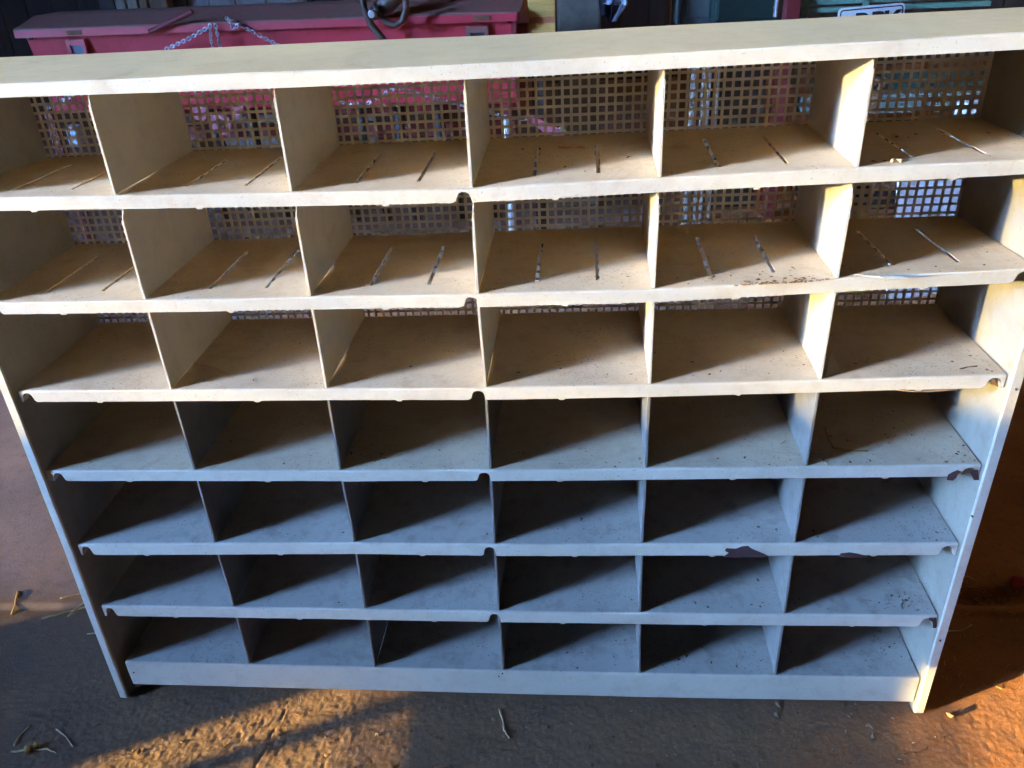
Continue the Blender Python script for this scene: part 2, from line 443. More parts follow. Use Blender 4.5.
# pale concrete strip behind the unit
M['pale'] = plain('pale_concrete', (.55, .52, .50), .8, .25, 6)
mb = MB(); mb.box((-.9, 1.7, GZ-.02), (2.2, 2.15, GZ+.012)); o = mb.build('concrete_slab', M['pale'], bevel=.004); o['kind'] = 'structure'

# ------------------------------------------------------------------ barn
M['wood_dark'] = plain('old_dark_boards', (.06, .045, .035), .9, .5, 3, stretch=(6, 6, .6))
M['wood_brown'] = plain('brown_timber', (.22, .12, .06), .85, .5, 5, stretch=(9, 9, .7))
M['wood_tan'] = plain('tan_timber', (.30, .24, .17), .85, .4, 5, stretch=(9, 9, .7))
M['wood_grey'] = plain('weathered_grey_boards', (.27, .225, .20), .9, .35, 4, stretch=(7, 7, .6))
M['roof'] = plain('dark_roof_sheet', (.05, .045, .04), .8)
barn = thing('barn', 'dark weathered timber barn around the shelf unit with its boarded back wall in deep shade', 'barn', (0, 0, GZ))
XW, Y0, Y1, XE, ZR = -7.0, -6.5, 6.0, 6.0, 8.0
D0, D1, DT = -4.45, -2.45, 4.2          # the doorway in the left wall
mb = MB()
mb.box((XW-.12, Y0, GZ-.1), (XW, D0, ZR)); mb.box((XW-.12, D1, .16), (XW, -1.35, ZR)); mb.box((XW-.123, -1.35, GZ-.1), (XW-.003, Y1, ZR)); mb.box((XW-.117, D0, DT), (XW-.003, D1, ZR))  # low gap beside the doorway, added so sun reaches the slab
mb.build('wall', M['wood_dark'], barn)
mb = MB()
for j in range(60):
    x = XW + j*(XE-XW)/60; mb.box((x+.004, Y1, GZ-.1), (x+(XE-XW)/60-.004, Y1+.04+.012*(j % 2), ZR))
mb.box((XW, Y1+.06, GZ-.1), (XE, Y1+.10, ZR))
mb.build('wall', M['wood_dark'], barn)
mb = MB(); mb.box((XE, Y0, GZ-.1), (XE+.12, Y1, ZR)); mb.build('wall', M['wood_dark'], barn)
mb = MB(); mb.box((XW, Y0-.12, GZ-.1), (XE, Y0, ZR)); mb.build('wall', M['wood_dark'], barn)
mb = MB(); mb.box((XW-.3, Y0-.3, ZR+.003), (XE+.3, Y1+.3, ZR+.1)); mb.build('roof', M['roof'], barn)

# added unseen blocker: sloping top shades the lower rows, gaps let sun patches through
bar = thing('sun_blocker', 'added unseen blocker of boards that shapes the sun on the shelf unit, outside the frame', 'sun blocker', (-2.5, -1.4, GZ))
def board(y0, y1, z0, z1, dx=0, z1b=None):
    mb = MB(); zb = z1 if z1b is None else z1b
    mb.prism([(-2.5+dx, y0, z0), (-2.5+dx, y1, z0), (-2.5+dx, y1, zb), (-2.5+dx, y0, z1)], (-.03, 0, 0)); mb.build('board', M['wood_grey'], bar)
top = lambda y: -.329 + 2.70*TE - (y+1.08)*(.034+1.34*TE)/.54
G2a, G2b = -.8 + 4.09*TE, -.8 + 4.8*TE
G1a, G1b = -.8 + 2.62*TE - .05, -.8 + 3.14*TE - .02
ye = -1.08 + (2.70*TE - .329 - G2b - .006)*.54/(.034+1.34*TE)
board(-2.9, ye, G2b+.003, top(-2.9), 0, G2b+.006)
board(-1.30, -1.275, G1a+.003, G1b-.003, .006)  # thin board in the gap, added for a dark streak in the sun patch
board(-1.20, -.80, GZ-.02, G2b, .004)
board(-1.62, -1.203, G2a, G2b, .008)
board(-2.9, -1.203, G1b, G2a-.003, .004)
board(-2.9, -1.203, GZ-.02, G1a, .004)

# added unseen slatted screen: dims the low sun, leaves the sky above it open
screen = thing('sun_screen', 'added unseen slatted screen that dims the low sun far outside the barn doorway, out of the frame', 'sun screen', (-15, -6.5, GZ))
mb = MB(); z = GZ + .02
while z < 2.6:
    mb.box((-15.006, -13.5, z), (-15.0, -6.403, z+(.0400 if .95 < z < 1.24 else .0534)))      # narrower slats pass more sun to the ground patches
    mb.box((-15.006, -6.40, z), (-15.0, 0.5, z+.0534)); z += .0575
mb.build('slats', M['wood_grey'], screen)
for y in (-13.4, -9.6, -4.9, -2.2, .4):
    mb = MB(); mb.box((-15.09, y-.04, GZ-.1), (-15.008, y+.04, 2.7)); mb.build('post', M['wood_grey'], screen)

# ------------------------------------------------------------------ things behind the unit
M['red'] = plain('faded_red_paint', (.52, .026, .045), .42, .3, 5, second=(.42, .035, .055))
M['red_dark'] = plain('dark_red_paint', (.22, .025, .03), .5, .3, 9)
M['lid'] = plain('weathered_red_lid', (.27, .08, .06), .8, .4, 8, second=(.17, .09, .07))
M['steel'] = plain('galvanised_steel', (.55, .55, .58), .35, .3, 60, metal=.85)
M['black'] = plain('black_rubber', (.02, .018, .017), .6)
M['grey_blue'] = plain('blue_grey_plastic', (.09, .12, .17), .6)
M['pink'] = plain('faded_pink_paint', (.50, .13, .18), .5, .2, 9)
M['white'] = plain('white_sheet', (.72, .76, .82), .5, .12, 6)
M['rusty'] = plain('rusty_iron', (.20, .085, .04), .9, .5, 20)
M['teal'] = plain('faded_green_paint', (.16, .32, .24), .5, .3, 7)
M['dark_green'] = plain('dark_green_paint', (.025, .065, .055), .5, .3, 6)
M['grey_green'] = plain('grey_green_metal', (.13, .16, .15), .6, .35, 9)
M['ply'] = plain('yellow_plywood', (.70, .40, .10), .75, .3, 8, stretch=(1, 1, 9))
M['ply_stripe'] = plain('orange_stripe', (.50, .17, .07), .75)
M['conc'] = plain('grey_concrete', (.21, .17, .13), .9, .4, 14)
M['plate'] = plain('plate_white', (.62, .62, .62), .4, .15, 20)
M['ink'] = plain('plate_black', (.015, .015, .018), .5)

# seed drill with red hopper
YD = 2.0
drill = thing('seed_drill', 'farm seed drill with long faded red hopper box and weathered lid behind the shelves', 'seed drill', (-.35, 2.2, GZ))
pL, pR = at(12, 40, YD), at(514, 22, YD)
xa, xb = pL.x, pR.x
zt, zb_ = at(260, 27, YD).z, at(390, 107, YD).z
mb = MB()
mb.prism([(xa, YD, zt), (xa, YD+.34, zt), (xa, YD+.26, zb_), (xa, YD+.04, zb_)], (xb-xa, 0, 0)); hop = mb.build('hopper', M['red'], drill, bevel=.006)
mb = MB()
lz = zt + .004
mb.prism([(xa-.02, YD-.025, lz-.012), (xa-.02, YD-.025, lz+.018), (xa-.02, YD+.012, lz+.026), (xa-.02, YD+.10, lz+.050), (xa-.02, YD+.24, lz+.052), (xa-.02, YD+.34, lz+.02), (xa-.02, YD+.34, lz)], (xb-xa+.05, 0, 0))
lid = mb.build('lid', M['lid'], drill, bevel=.004)
mb = MB(); mb.box((xa-.015, YD-.031, lz-.011), (xb+.02, YD-.0265, lz+.012)); mb.build('edge_strip', M['red'], lid)
for px in (66, 480):
    p = at(px, 40, YD); f = MB()
    w, hh = .036, .115
    f.box((p.x-w, YD-.012, zt-.02-hh), (p.x-w+.012, YD+.002, zt-.02)); f.box((p.x+w-.012, YD-.012, zt-.02-hh), (p.x+w, YD+.002, zt-.02))
    f.box((p.x-w+.012, YD-.0115, zt-.038), (p.x+w-.012, YD+.002, zt-.0215))
    lt = f.build('latch', M['red'] if px == 66 else M['lid'], drill)
    g = MB(); g.box((p.x-.023, YD-.006, zt-.02-hh+.004), (p.x+.023, YD+.001, zt-.039)); g.build('latch_plate', M['grey_blue'] if px == 66 else M['ink'], lt)
    g = MB(); g.box((p.x-.006, YD-.034, zt-.002), (p.x+.05, YD-.018, zt+.012)); g.build('hinge', M['rusty'], lid)
for px, py in ((18, 40), (511, 19)):
    p = at(px, py, YD); g = MB(); g.cyl((p.x, YD+.002, p.z), (p.x, YD-.008, p.z), .008, 12); g.build('bolt', M['ink'], hop)
mb = MB(); mb.box((xb+.001, YD-.01, zb_-.02), (xb+.012, YD+.4, zt-.003)); mb.box((xb+.012, YD+.02, zb_+.04), (xb+.045, YD+.06, zt-.02)); mb.build('end_plate', M['red_dark'], drill)
px0 = at(505, 100, YD+.05)
mb = MB(); mb.box((px0.x-.016, YD+.05, GZ), (px0.x+.016, YD+.085, zb_-.001)); mb.build('leg', M['red_dark'], drill)
pl = at(30, 105, YD+.05); mb = MB(); mb.box((pl.x-.016, YD+.05, GZ), (pl.x+.016, YD+.085, zb_-.001)); mb.build('leg', M['red_dark'], drill)
for j in range(11):
    x = xa + .14 + j*(xb-xa-.3)/10
    mb = MB(); sx = random.uniform(-.03, .03)
    mb.tube([(x, YD+.15, zb_+.01), (x+sx*.3, YD+.14, zb_-.12), (x+sx, YD+.20, zb_-.30), (x+sx*1.4, YD+.32, GZ+.05)], [.022, .018, .018, .015], 10)
    t_ = mb.build('seed_tube', M['black'], drill, smooth=True)
    g = MB(); g.cyl((x+sx*1.4, YD+.33, GZ+.0), (x+sx*1.4, YD+.345, GZ+.0), .001); 
mb = MB(); mb.box((xa+.05, YD+.30, zb_-.16), (xb-.05, YD+.35, zb_-.11)); mb.build('frame_bar', M['red_dark'], drill)
mb = MB(); mb.box((xa+.03, YD+.16, zb_-.045), (xb-.03, YD+.20, zb_-.012)); mb.build('frame_bar', M['red_dark'], drill)
# pink brackets and round feed plate seen through the mesh
for x0p, x1p, y0p, y1p in ((186, 206, 109, 122), (229, 244, 108, 119)):
    a, b_ = at(x0p, y0p, YD-.02), at(x1p, y1p, YD-.02); mb = MB()
    mb.prism([(a.x, YD-.02, a.z), (b_.x, YD-.02, a.z), (b_.x-.01, YD-.02, b_.z), (a.x+.01, YD-.02, b_.z)], (0, .02, 0)); mb.build('bracket', M['pink'], drill, bevel=.003)
c = at(218, 125, YD-.01); mb = MB(); mb.cyl((c.x, YD-.01, c.z), (c.x, YD+.02, c.z), .040, 24); fp = mb.build('feed_plate', M['pink'], drill, bevel=.003)
mb = MB(); mb.cyl((c.x, YD-.018, c.z), (c.x, YD-.0102, c.z), .015, 16); mb.build('hub', M['rusty'], fp)
a, b_ = at(528, 113, YD-.06), at(562, 131, YD-.06)
d = (b_-a).normalized(); nrm = Vector((-d.z, 0, d.x))*.018
mb = MB(); mb.prism([a+nrm*.7, b_+nrm, b_+d*.02, b_-nrm, a-nrm*.7], (0, .025, 0)); arm = mb.build('drawbar_arm', M['pink'], drill, bevel=.003)
q = at(565, 124, YD-.06); mb = MB(); mb.cyl((q.x, YD-.09, q.z), (q.x, YD-.02, q.z), .012, 12); mb.build('pin', M['steel'], arm)
mb = MB(); a, b_ = at(145, 33, YD-.05), at(190, 12, YD-.05); mb.tube([a, b_], .0085, 8); tag(mb.build('lever_bar', M['red_dark']), 'short dark red bar lying slanted against the red hopper lid', 'metal bar')

def chain(px_pts, Y, label, r=.0026, ln=.0175):
    P = [at(a, b, Y) for a, b in px_pts]
    tot = []; 
    for a, b in zip(P, P[1:]): tot.append((b-a).length)
    mb = MB(); s = 0; total = sum(tot); k = 0; step = ln*.66
    while s < total:
        q = s; i = 0
        while i < len(tot)-1 and q > tot[i]: q -= tot[i]; i += 1
        d = (P[i+1]-P[i]).normalized(); c = P[i] + d*q
        u = d.cross(Vector((0, 1, 0))).normalized(); v = d.cross(u)
        if k % 2: u, v = v, u
        u = (u + v*random.uniform(-.4, .4)).normalized()
        pts = []
        for j in range(11):
            th = 2*math.pi*j/10; pts.append(c + d*math.cos(th)*ln*.5 + u*math.sin(th)*ln*.30)
        mb.tube(pts, r*.75, 6); s += step; k += 1
    o = mb.build('chain', M['steel'], smooth=True); tag(o, label, 'chain', 'galvanised chains on the red seed drill'); return o
chain([(163, 50), (185, 40), (208, 27)], YD-.04, 'galvanised chain running down left from the hopper lid above the dark red bar')
chain([(208, 27), (209, 40), (212, 56)], YD-.045, 'left one of the two short galvanised chains hanging straight down the red hopper')
chain([(214, 27), (217, 40), (220, 56)], YD-.045, 'right one of the two short galvanised chains hanging straight down the red hopper')
chain([(226, 19), (236, 24), (256, 34), (283, 48)], YD-.04, 'galvanised chain running down right from the hopper lid')
chain([(228, 21), (233, 30), (240, 22)], YD-.05, 'small bunched loop of galvanised chain at the hopper lid')
chain([(38, 111), (52, 104), (72, 95)], YD-.06, 'galvanised chain slanting across the mesh of the upper left compartment')
chain([(345, 102), (368, 104), (398, 87), (430, 94), (468, 104), (500, 112), (530, 117)], YD-.08, 'long galvanised chain hanging in a peak behind the middle compartments')
# hose loop
mb = MB(); hp = [(364,-30),(364,-8),(367,8),(374,24),(384,36),(392,46)]
mb.tube([at(x, y, YD-.07) for x, y in hp], .0115, 10)
mb.tube([at(x, y, YD-.09) for x, y in [(377,4),(382,14),(391,22),(399,24),(406,20),(410,9),(410,-10)]], .010, 10)
mb.tube([at(x, y, YD-.05) for x, y in [(374,16),(379,11),(388,5),(396,-3),(400,-14)]], [.016,.022,.03,.03,.025], 10)
o = mb.build('hose', plain('brown_rubber', (.085, .05, .035), .55), smooth=True); tag(o, 'brown rubber hose looped over the middle of the red hopper', 'hose')
sc_ = at(377, 13, YD-.1); mb = MB(); mb.cyl(sc_ + Vector((0,-.02,0)), sc_ + Vector((0,.02,0)), .012, 12); tag(mb.build('hose_fitting', M['steel'], bevel=.002), 'small shiny metal fitting beside the brown hose', 'fitting')

YAW = Matrix.Translation((-.2, 2, 0)) @ Matrix.Rotation(R(-4), 4, 'Z') @ Matrix.Translation((.2, -2, 0))
for ob in list(C.objects):
    if ob == drill or ob.name.split('.')[0] in ('chain', 'hose', 'hose_fitting', 'lever_bar'): ob.matrix_world = YAW @ ob.matrix_world

def post(px0, px1, Y, mat, name, label, cat, pytop=-60, pybot=None, depth=.06, rot=0, zbot=None, bevel=.004):
    a, b = at(px0, 20, Y), at(px1, 20, Y); zt_ = at((px0+px1)/2, pytop, Y).z
    z0 = GZ if zbot is None else zbot
    if pybot is not None: z0 = at((px0+px1)/2, pybot, Y).z
    mb = MB(); mb.box((a.x, Y, z0), (b.x, Y+depth, zt_)); o = mb.build(name, mat, bevel=bevel)
    if label: tag(o, label, cat)
    return o
# timber leaning and standing far behind the drill
PL = [(103,118,'wood_dark','narrow dark timber plank leaning at the left of the planks behind the red hopper'),(119,129,'wood_tan','thin tan timber plank between dark planks behind the red hopper'),
      (131,141,'wood_tan','pale tan timber plank standing beside an orange brown one'),(143,151,'wood_brown','narrow orange brown timber plank left of the widest orange brown one'),
      (153,171,'wood_brown','widest orange brown timber plank behind the red hopper')]
for a, b, mt, lb in PL:
    o = post(a, b, 3.3, M[mt], 'timber_plank', lb, 'plank', pytop=-90); o['group'] = 'timber planks behind the hopper'
GL = [(174,190,'leftmost weathered grey board of the row behind the red hopper'),(191,212,'second weathered grey board from the brown planks'),(213,238,'third weathered grey board from the brown planks, in the middle of the row'),
      (239,268,'fourth weathered grey board from the brown planks, a wide one'),(269,308,'widest weathered grey board at the right end of the row'),(346,362,'narrow grey board standing alone beside the brown hose')]
for a, b, lb in GL:
    o = post(a, b, 3.4, M['wood_grey'], 'grey_board', lb, 'board', pytop=-90, depth=.03); o['group'] = 'weathered grey boards behind the hopper'
# plywood, concrete post, cloth
ply = thing('plywood_board', 'yellow plywood board with an orange stripe standing right of the red hopper', 'board', tuple(at(542, 20, 1.98)))
a, b = at(529, 40, 1.98), at(555.5, 40, 1.98); zs_ = at(540, 20, 1.98).z; zl_ = at(540, 62, 1.98).z
mb = MB(); mb.box((a.x, 1.98, zl_), (b.x, 2.0, .45)); mb.build('sheet', M['ply'], ply, bevel=.002)
mb = MB(); mb.box((a.x+.004, 1.9785, zs_-.009), (b.x-.001, 1.9815, zs_+.009)); mb.build('stripe', M['ply_stripe'], ply)
mb = MB(); mb.box((a.x+.005, 1.985, GZ-.03), (a.x+.045, 2.0, zl_-.001)); mb.build('leg', M['wood_dark'], ply)
post(557, 601, 2.6, M['conc'], 'concrete_post', 'grey stained concrete post between the plywood board and the hanging cloth', 'post', depth=.2, bevel=.012)
def cloth(pts, Y, mat, name, parent):
    a = MB(); n = 10; mrow = 8
    (x0, y0), (x1, y1), (x2, y2), (x3, y3) = pts
    vs = []
    for j in range(mrow+1):
        f = j/mrow
        for i in range(n+1):
            e = i/n; px = (x0*(1-e)+x1*e)*(1-f) + (x3*(1-e)+x2*e)*f; py = (y0*(1-e)+y1*e)*(1-f)+(y3*(1-e)+y2*e)*f
            vs.append(at(px, py, Y + .02*math.sin(e*9+f*3) + .01*math.sin(e*17)))
    a.add(vs, [(j*(n+1)+i, j*(n+1)+i+1, (j+1)*(n+1)+i+1, (j+1)*(n+1)+i) for j in range(mrow) for i in range(n)])
    o = a.build(name, mat, parent, smooth=True); s_ = o.modifiers.new('solidify', 'SOLIDIFY'); s_.thickness = .006; return o
cl = thing('hanging_cloth', 'dark blue cloth with pale blue folds hanging beside the concrete post', 'cloth', tuple(at(612, 5, 2.45)))
def stripes():
    m, t, b = nt('blue_white_cloth'); w = tex(t, 14, 3, .5, 'ShaderNodeTexNoise', dist=2.5)
    L(t, mix(t, ramp(t, w.outputs['Fac'], .47, .50), (.02, .025, .04), (.45, .58, .75)), b.inputs['Base Color']); b.inputs['Roughness'].default_value = .9; return m
cloth([(594,-30),(618,-30),(612,24),(602,14)], 2.45, plain('navy_cloth', (.02, .024, .038), .95), 'dark_half', cl)
cloth([(600,-30),(630,-30),(627,6),(604,4)], 2.42, stripes(), 'pale_fold', cl)
cloth([(622,2),(628,3),(618,18),(613,22)], 2.42, plain('pale_cloth', (.42, .52, .66), .9), 'loose_end', cl)
post(667, 671, 3.0, M['wood_tan'], 'thin_stake', 'thin tan stake standing in the dark left of the grey green locker', 'stake', depth=.02)
# locker and green panel
a, b = at(681, 20, 2.6), at(713, 20, 2.6)
lk = thing('metal_locker', 'grey green metal locker standing beside the dark green cabinet', 'locker', ((a.x+b.x)/2, 2.8, GZ))
mb = MB(); mb.box((a.x, 2.6, at(690, 24, 2.6).z-.02), (b.x, 2.95, .55)); mb.build('body', M['grey_green'], lk, bevel=.006)
mb = MB(); mb.box((a.x+.015, 2.592, at(690, 18, 2.6).z), (b.x-.015, 2.599, .5)); mb.build('door', M['grey_green'], lk, bevel=.003)
mb = MB(); mb.box((a.x+.01, 2.62, GZ), (a.x+.05, 2.66, at(690, 24, 2.6).z-.022)); mb.build('leg', M['rusty'], lk)
mb = MB(); mb.box((b.x-.05, 2.62, GZ), (b.x-.01, 2.66, at(690, 24, 2.6).z-.022)); mb.build('leg', M['rusty'], lk)
a, b = at(714, 20, 2.5), at(779, 20, 2.5)
cb = thing('green_cabinet', 'dark green metal cabinet between the grey green locker and the green trailer', 'cabinet', ((a.x+b.x)/2, 2.7, GZ))
zc = at(740, 22, 2.5).z
mb = MB(); mb.box((a.x, 2.5, zc), (b.x, 2.9, .55)); mb.build('body', M['dark_green'], cb, bevel=.008)
mb = MB(); mb.box((a.x+.012, 2.493, zc+.012), (b.x-.012, 2.499, .53)); mb.build('door', M['dark_green'], cb, bevel=.002)
mb = MB(); p = at(776, 8, 2.47); mb.cyl((p.x, 2.47, p.z-.03), (p.x, 2.47, p.z+.03), .008, 10); mb.cyl((p.x, 2.47, p.z), (p.x, 2.493, p.z), .006, 8)
mb.build('handle', M['steel'], cb)
mb = MB(); mb.box((a.x+.02, 2.52, GZ), (b.x-.02, 2.88, zc-.001)); mb.build('plinth', M['wood_dark'], cb)

# grey palings seen through the fifth compartment
for a, b, lb in ((695,703,'left one of three weathered grey palings behind the mesh of the fifth compartment'),(706,716,'middle and widest one of three weathered grey palings behind the mesh of the fifth compartment'),(719,725,'thin right one of three weathered grey palings behind the mesh of the fifth compartment')):
    o = post(a, b, 2.0, M['wood_grey'], 'grey_paling', lb, 'paling', pytop=62, depth=.025); o['group'] = 'grey palings behind the mesh'
# green trailer with number plate
YT = 2.4
tr = thing('green_trailer', 'faded green farm trailer with slatted rails and white number plate behind the shelf unit', 'trailer', (1.9, 2.6, GZ))
xa_, xb_ = at(792, 10, YT).x, at(990, 10, YT).x
def rail(py, h=.017):
    z = at(830, py, YT).z; mb = MB(); mb.box((xa_+.03, YT, z-h/2), (xb_, YT+.03, z+h/2)); mb.build('rail', M['teal'], tr, bevel=.003)
for py in (2, 10, -12, -26): rail(py)
mb = MB(); a, b = at(801, 5, YT), at(809, 5, YT); mb.box((a.x, YT-.012, at(805, 85, YT).z), (b.x, YT-.002, .35)); mb.build('stake_post', M['teal'], tr, bevel=.003)
mb = MB(); a, b = at(862, 5, YT), at(868, 5, YT); mb.box((a.x, YT-.012, at(865, 85, YT).z), (b.x, YT-.002, .35)); mb.build('stake_post', M['teal'], tr, bevel=.003)
mb = MB(); a, b = at(815, 68, YT), at(985, 92, YT); mb.box((a.x, YT-.005, b.z), (b.x, YT+.02, a.z-.02)); mb.build('tail_board', M['dark_green'], tr, bevel=.004)
mb = MB(); a, b = at(800, 95, YT), at(985, 108, YT); mb.box((a.x, YT-.05, b.z), (b.x, YT+.05, a.z)); mb.build('chassis_beam', plain('mossy_metal', (.17, .20, .18), .7), tr, bevel=.006)
mb = MB(); a, b = at(817, 66, YT), at(832, 90, YT); mb.box((a.x, YT-.02, b.z), (b.x, YT-.006, a.z)); mb.build('tail_lamp_box', plain('pale_teal', (.30, .45, .44), .5), tr, bevel=.003)
pl_ = [at(838, 10, YT-.06), at(905, 4, YT-.06)]
w = (pl_[1]-pl_[0]).length; ang = math.atan2(pl_[1].z-pl_[0].z, pl_[1].x-pl_[0].x)
ptop = at(872, 5.5, YT-.06); hgt = .12
def plate_part(name, outline, y0, y1, mat, par):
    mb = MB(); ca, sa = math.cos(ang), math.sin(ang)
    mb.prism([(ptop.x + u*ca - v*sa, y0, ptop.z + u*sa + v*ca) for u, v in outline], (0, y1-y0, 0)); return mb.build(name, mat, par)
def rr(w_, h_, r, top=0):
    o = []
    for cx, cy, a0 in ((w_/2-r, -r, 90), (-w_/2+r, -r, 180), (-w_/2+r, -h_+r, 270), (w_/2-r, -h_+r, 0)):
        if a0 == 90: seq = range(90, -1, -30)
        for s in range(4):
            th = R({90:0, 180:90, 270:180, 0:270}[a0] + s*30); o.append((cx + r*math.cos(th), cy + r*math.sin(th)))
    return [(u, v+top) for u, v in o]
np_ = plate_part('number_plate', rr(w, hgt, .014), YT-.062, YT-.056, M['plate'], tr)
plate_part('plate_border', rr(w-.012, hgt-.012, .011, -.006), YT-.0630, YT-.0615, M['ink'], np_)
plate_part('plate_field', rr(w-.020, hgt-.020, .008, -.010), YT-.0640, YT-.0622, M['plate'], np_)
def letter(ch, u, size, mat):
    cu = bpy.data.curves.new('letter', 'FONT'); cu.body = ch; cu.size = size; cu.extrude = .0008; cu.align_x = 'CENTER'; cu.offset = .0022
    ob = bpy.data.objects.new('letter', cu); C.objects.link(ob)
    dg = bpy.context.evaluated_depsgraph_get(); me = bpy.data.meshes.new_from_object(ob.evaluated_get(dg)); bpy.data.objects.remove(ob)
    me.materials.clear(); me.materials.append(mat)
    o = bpy.data.objects.new('plate_letter', me); C.objects.link(o)
    ca, sa = math.cos(ang), math.sin(ang); v = -.020 - size*.70
    o.matrix_world = Matrix.Translation((ptop.x + u*ca - v*sa, YT-.0652, ptop.z + u*sa + v*ca)) @ Matrix.Rotation(-ang, 4, 'Y') @ Matrix.Rotation(R(90), 4, 'X')
    mw = o.matrix_world.copy(); o.parent = np_; o.matrix_parent_inverse = np_.matrix_world.inverted(); o.matrix_world = mw
px_u = lambda px: (px-871.5)/67*w
for ch, px in (('B', 862.5), ('B', 879), ('K', 893)): letter(ch, px_u(px), .098, M['ink'])
for x in (xa_+.25, xb_-.25):
    mb = MB(); mb.cyl((x, YT+.0, GZ+.18), (x, YT+.12, GZ+.18), .18, 28); wh = mb.build('wheel', M['black'], tr, bevel=.02)
    mb = MB(); mb.cyl((x, YT-.004, GZ+.18), (x, YT+.03, GZ+.18), .09, 20); mb.build('rim', M['rusty'], wh)
post(785, 799, 2.35, M['red_dark'], 'reddish_post', 'dull reddish brown post at the left end of the green trailer', 'post', depth=.06)
# rusty tangle and white sheet beyond the sixth compartment
mb = MB()
for a, b in (((862,60),(872,112)),((868,72),(884,88)),((872,108),(886,78)),((858,84),(880,100))):
    mb.tube([at(*a, 1.85), at(*b, 1.85+random.uniform(-.05, .05))], .012, 8)
mb.tube([at(866, 60, 1.85), Vector((at(866, 60, 1.85).x, 1.85, GZ))], .014, 8)
tag(mb.build('rusty_frame', M['rusty']), 'rusty orange iron frame behind the mesh of the top right compartment', 'iron frame')
a, b = at(911, 178, 1.5), at(985, 225, 1.5)
mb = MB(); mb.prism([(a.x, 1.5, GZ), (b.x, 1.56, GZ), (b.x+.02, 1.66, a.z+.06), (a.x, 1.60, a.z+.055)], (0, .02, 0)); tag(mb.build('white_panel', M['white'], bevel=.003), 'pale white panel leaning upright behind the mesh of the right column', 'panel')
a, b = at(967, 104, 1.7), at(990, 118, 1.7)
mb = MB(); mb.box((a.x, 1.7, GZ), (b.x, 1.78, a.z)); tag(mb.build('pale_can', M['white'], bevel=.01), 'pale can behind the mesh at the far right of the top row', 'can')
mb = MB(); a = at(506, 118, 1.9); mb.cyl((a.x, 1.9, GZ), (a.x, 1.9, a.z), .014, 12); tag(mb.build('pale_pipe', M['white']), 'pale upright pipe behind the mesh below the red hopper end', 'pipe')
a = at(70, 127, 1.9); mb = MB(); mb.box((a.x-.02, 1.9, at(70, 145, 1.9).z), (a.x+.02, 1.95, a.z)); mb.box((a.x-.003, 1.92, GZ), (a.x+.003, 1.93, at(70, 145, 1.9).z))
tag(mb.build('pale_marker', plain('pale_blue', (.45, .58, .75), .5)), 'small pale blue marker behind the mesh of the top left compartment', 'marker')

# ------------------------------------------------------------------ debris
def straw_mat(n, c): return plain(n, c, .8, .3, 30)
STM = straw_mat('straw', (.58, .38, .13)); STP = straw_mat('pale_straw', (.66, .50, .27)); STD = straw_mat('dark_twig', (.14, .09, .06))
def straw(pts, label, mat=STM, r=.0013, lift=.0016, shelf=None, group=None, name='straw'):
    P = []
    for px, py in pts:
        if shelf is None:
            q = lvl(px, py, GZ + lift)
            for _ in range(5): q = lvl(px, py, gz(q.x, q.y) + lift)
        else:
            q = lvl(px, py, -(shelf-1)*PITCH)
            for _ in range(4): q = lvl(px, py, shelf_z(shelf, q.x, q.y) + lift)
        P.append(q)
    F_ = []
    for a, b in zip(P, P[1:]):
        for s in range(4): F_.append(a.lerp(b, s/4) + Vector((random.uniform(-1,1), random.uniform(-1,1), random.uniform(0,1)))*r*.4)
    F_.append(P[-1])
    mb = MB(); mb.tube(F_, [r*(.75+.25*math.sin(i)) for i in range(len(F_))], 6)
    return tag(mb.build(name, mat, smooth=True), label, 'straw', group)
GS = 'straw stalks on the floor'
straw([(18,591),(16,600),(12,614)], 'short straw stalk on the slab edge, farthest left on the floor', group=GS, r=.0022)
straw([(42,619),(66,612),(92,606)], 'longest straw stalk on the floor left of the unit, lying almost level', group=GS, r=.0022)
straw([(68,617),(78,608),(86,601)], 'straw stalk crossing over the longest one left of the unit', group=GS, r=.0020, lift=.005)
straw([(60,598),(72,596),(82,593)], 'faint straw stalk just above the crossed pair left of the unit', group=GS, r=.0013)
straw([(87,634),(98,633)], 'tiny straw stub touching the left side panel', STP, .0013, group=GS)
straw([(14,746),(20,735),(31,725)], 'pale bent stalk in the clump at the bottom left corner, pointing up right', STP, .0014, group=GS)
straw([(56,729),(66,737),(73,747)], 'pale curved stalk at the right of the bottom left clump', STP, .0012, group=GS)
straw([(11,752),(32,750),(47,749),(56,753)], 'pale wavy stalk along the foot of the bottom left clump', STP, .0016, group=GS)
straw([(26,752),(30,747),(38,744)], 'thick root stub in the middle of the bottom left clump', STM, .0055, .005, group=GS, name='root_stub')
straw([(499,709),(503,722),(504,730),(509,738)], 'single pale bent stalk lying in front of the bottom shelf', STP, .0017, group=GS)
straw([(434,767),(452,766)], 'reddish stalk at the bottom edge of the photo below the bottom shelf', straw_mat('red_straw', (.38, .16, .07)), .0018, group=GS)
straw([(940,631),(962,631),(972,625)], 'thin pale stalk on orange dirt right of the side panel', STP, .0013, group=GS)
GB = 'loose bits on the shelves'
straw([(169,366),(178,362),(200,364),(216,368),(231,375)], 'long fine curved straw in the third row against its second compartment divider', STP, .0007, .002, 3, GB)
straw([(825,427),(829,440),(833,448),(850,450),(868,451)], 'bent straw with a sharp elbow in the right compartment of the fourth row', STM, .0014, .0018, 4, GB)
straw([(811,452),(819,458),(827,464)], 'short straw at the front divider foot in the right compartment of the fourth row', STP, .0012, .0018, 4, GB)
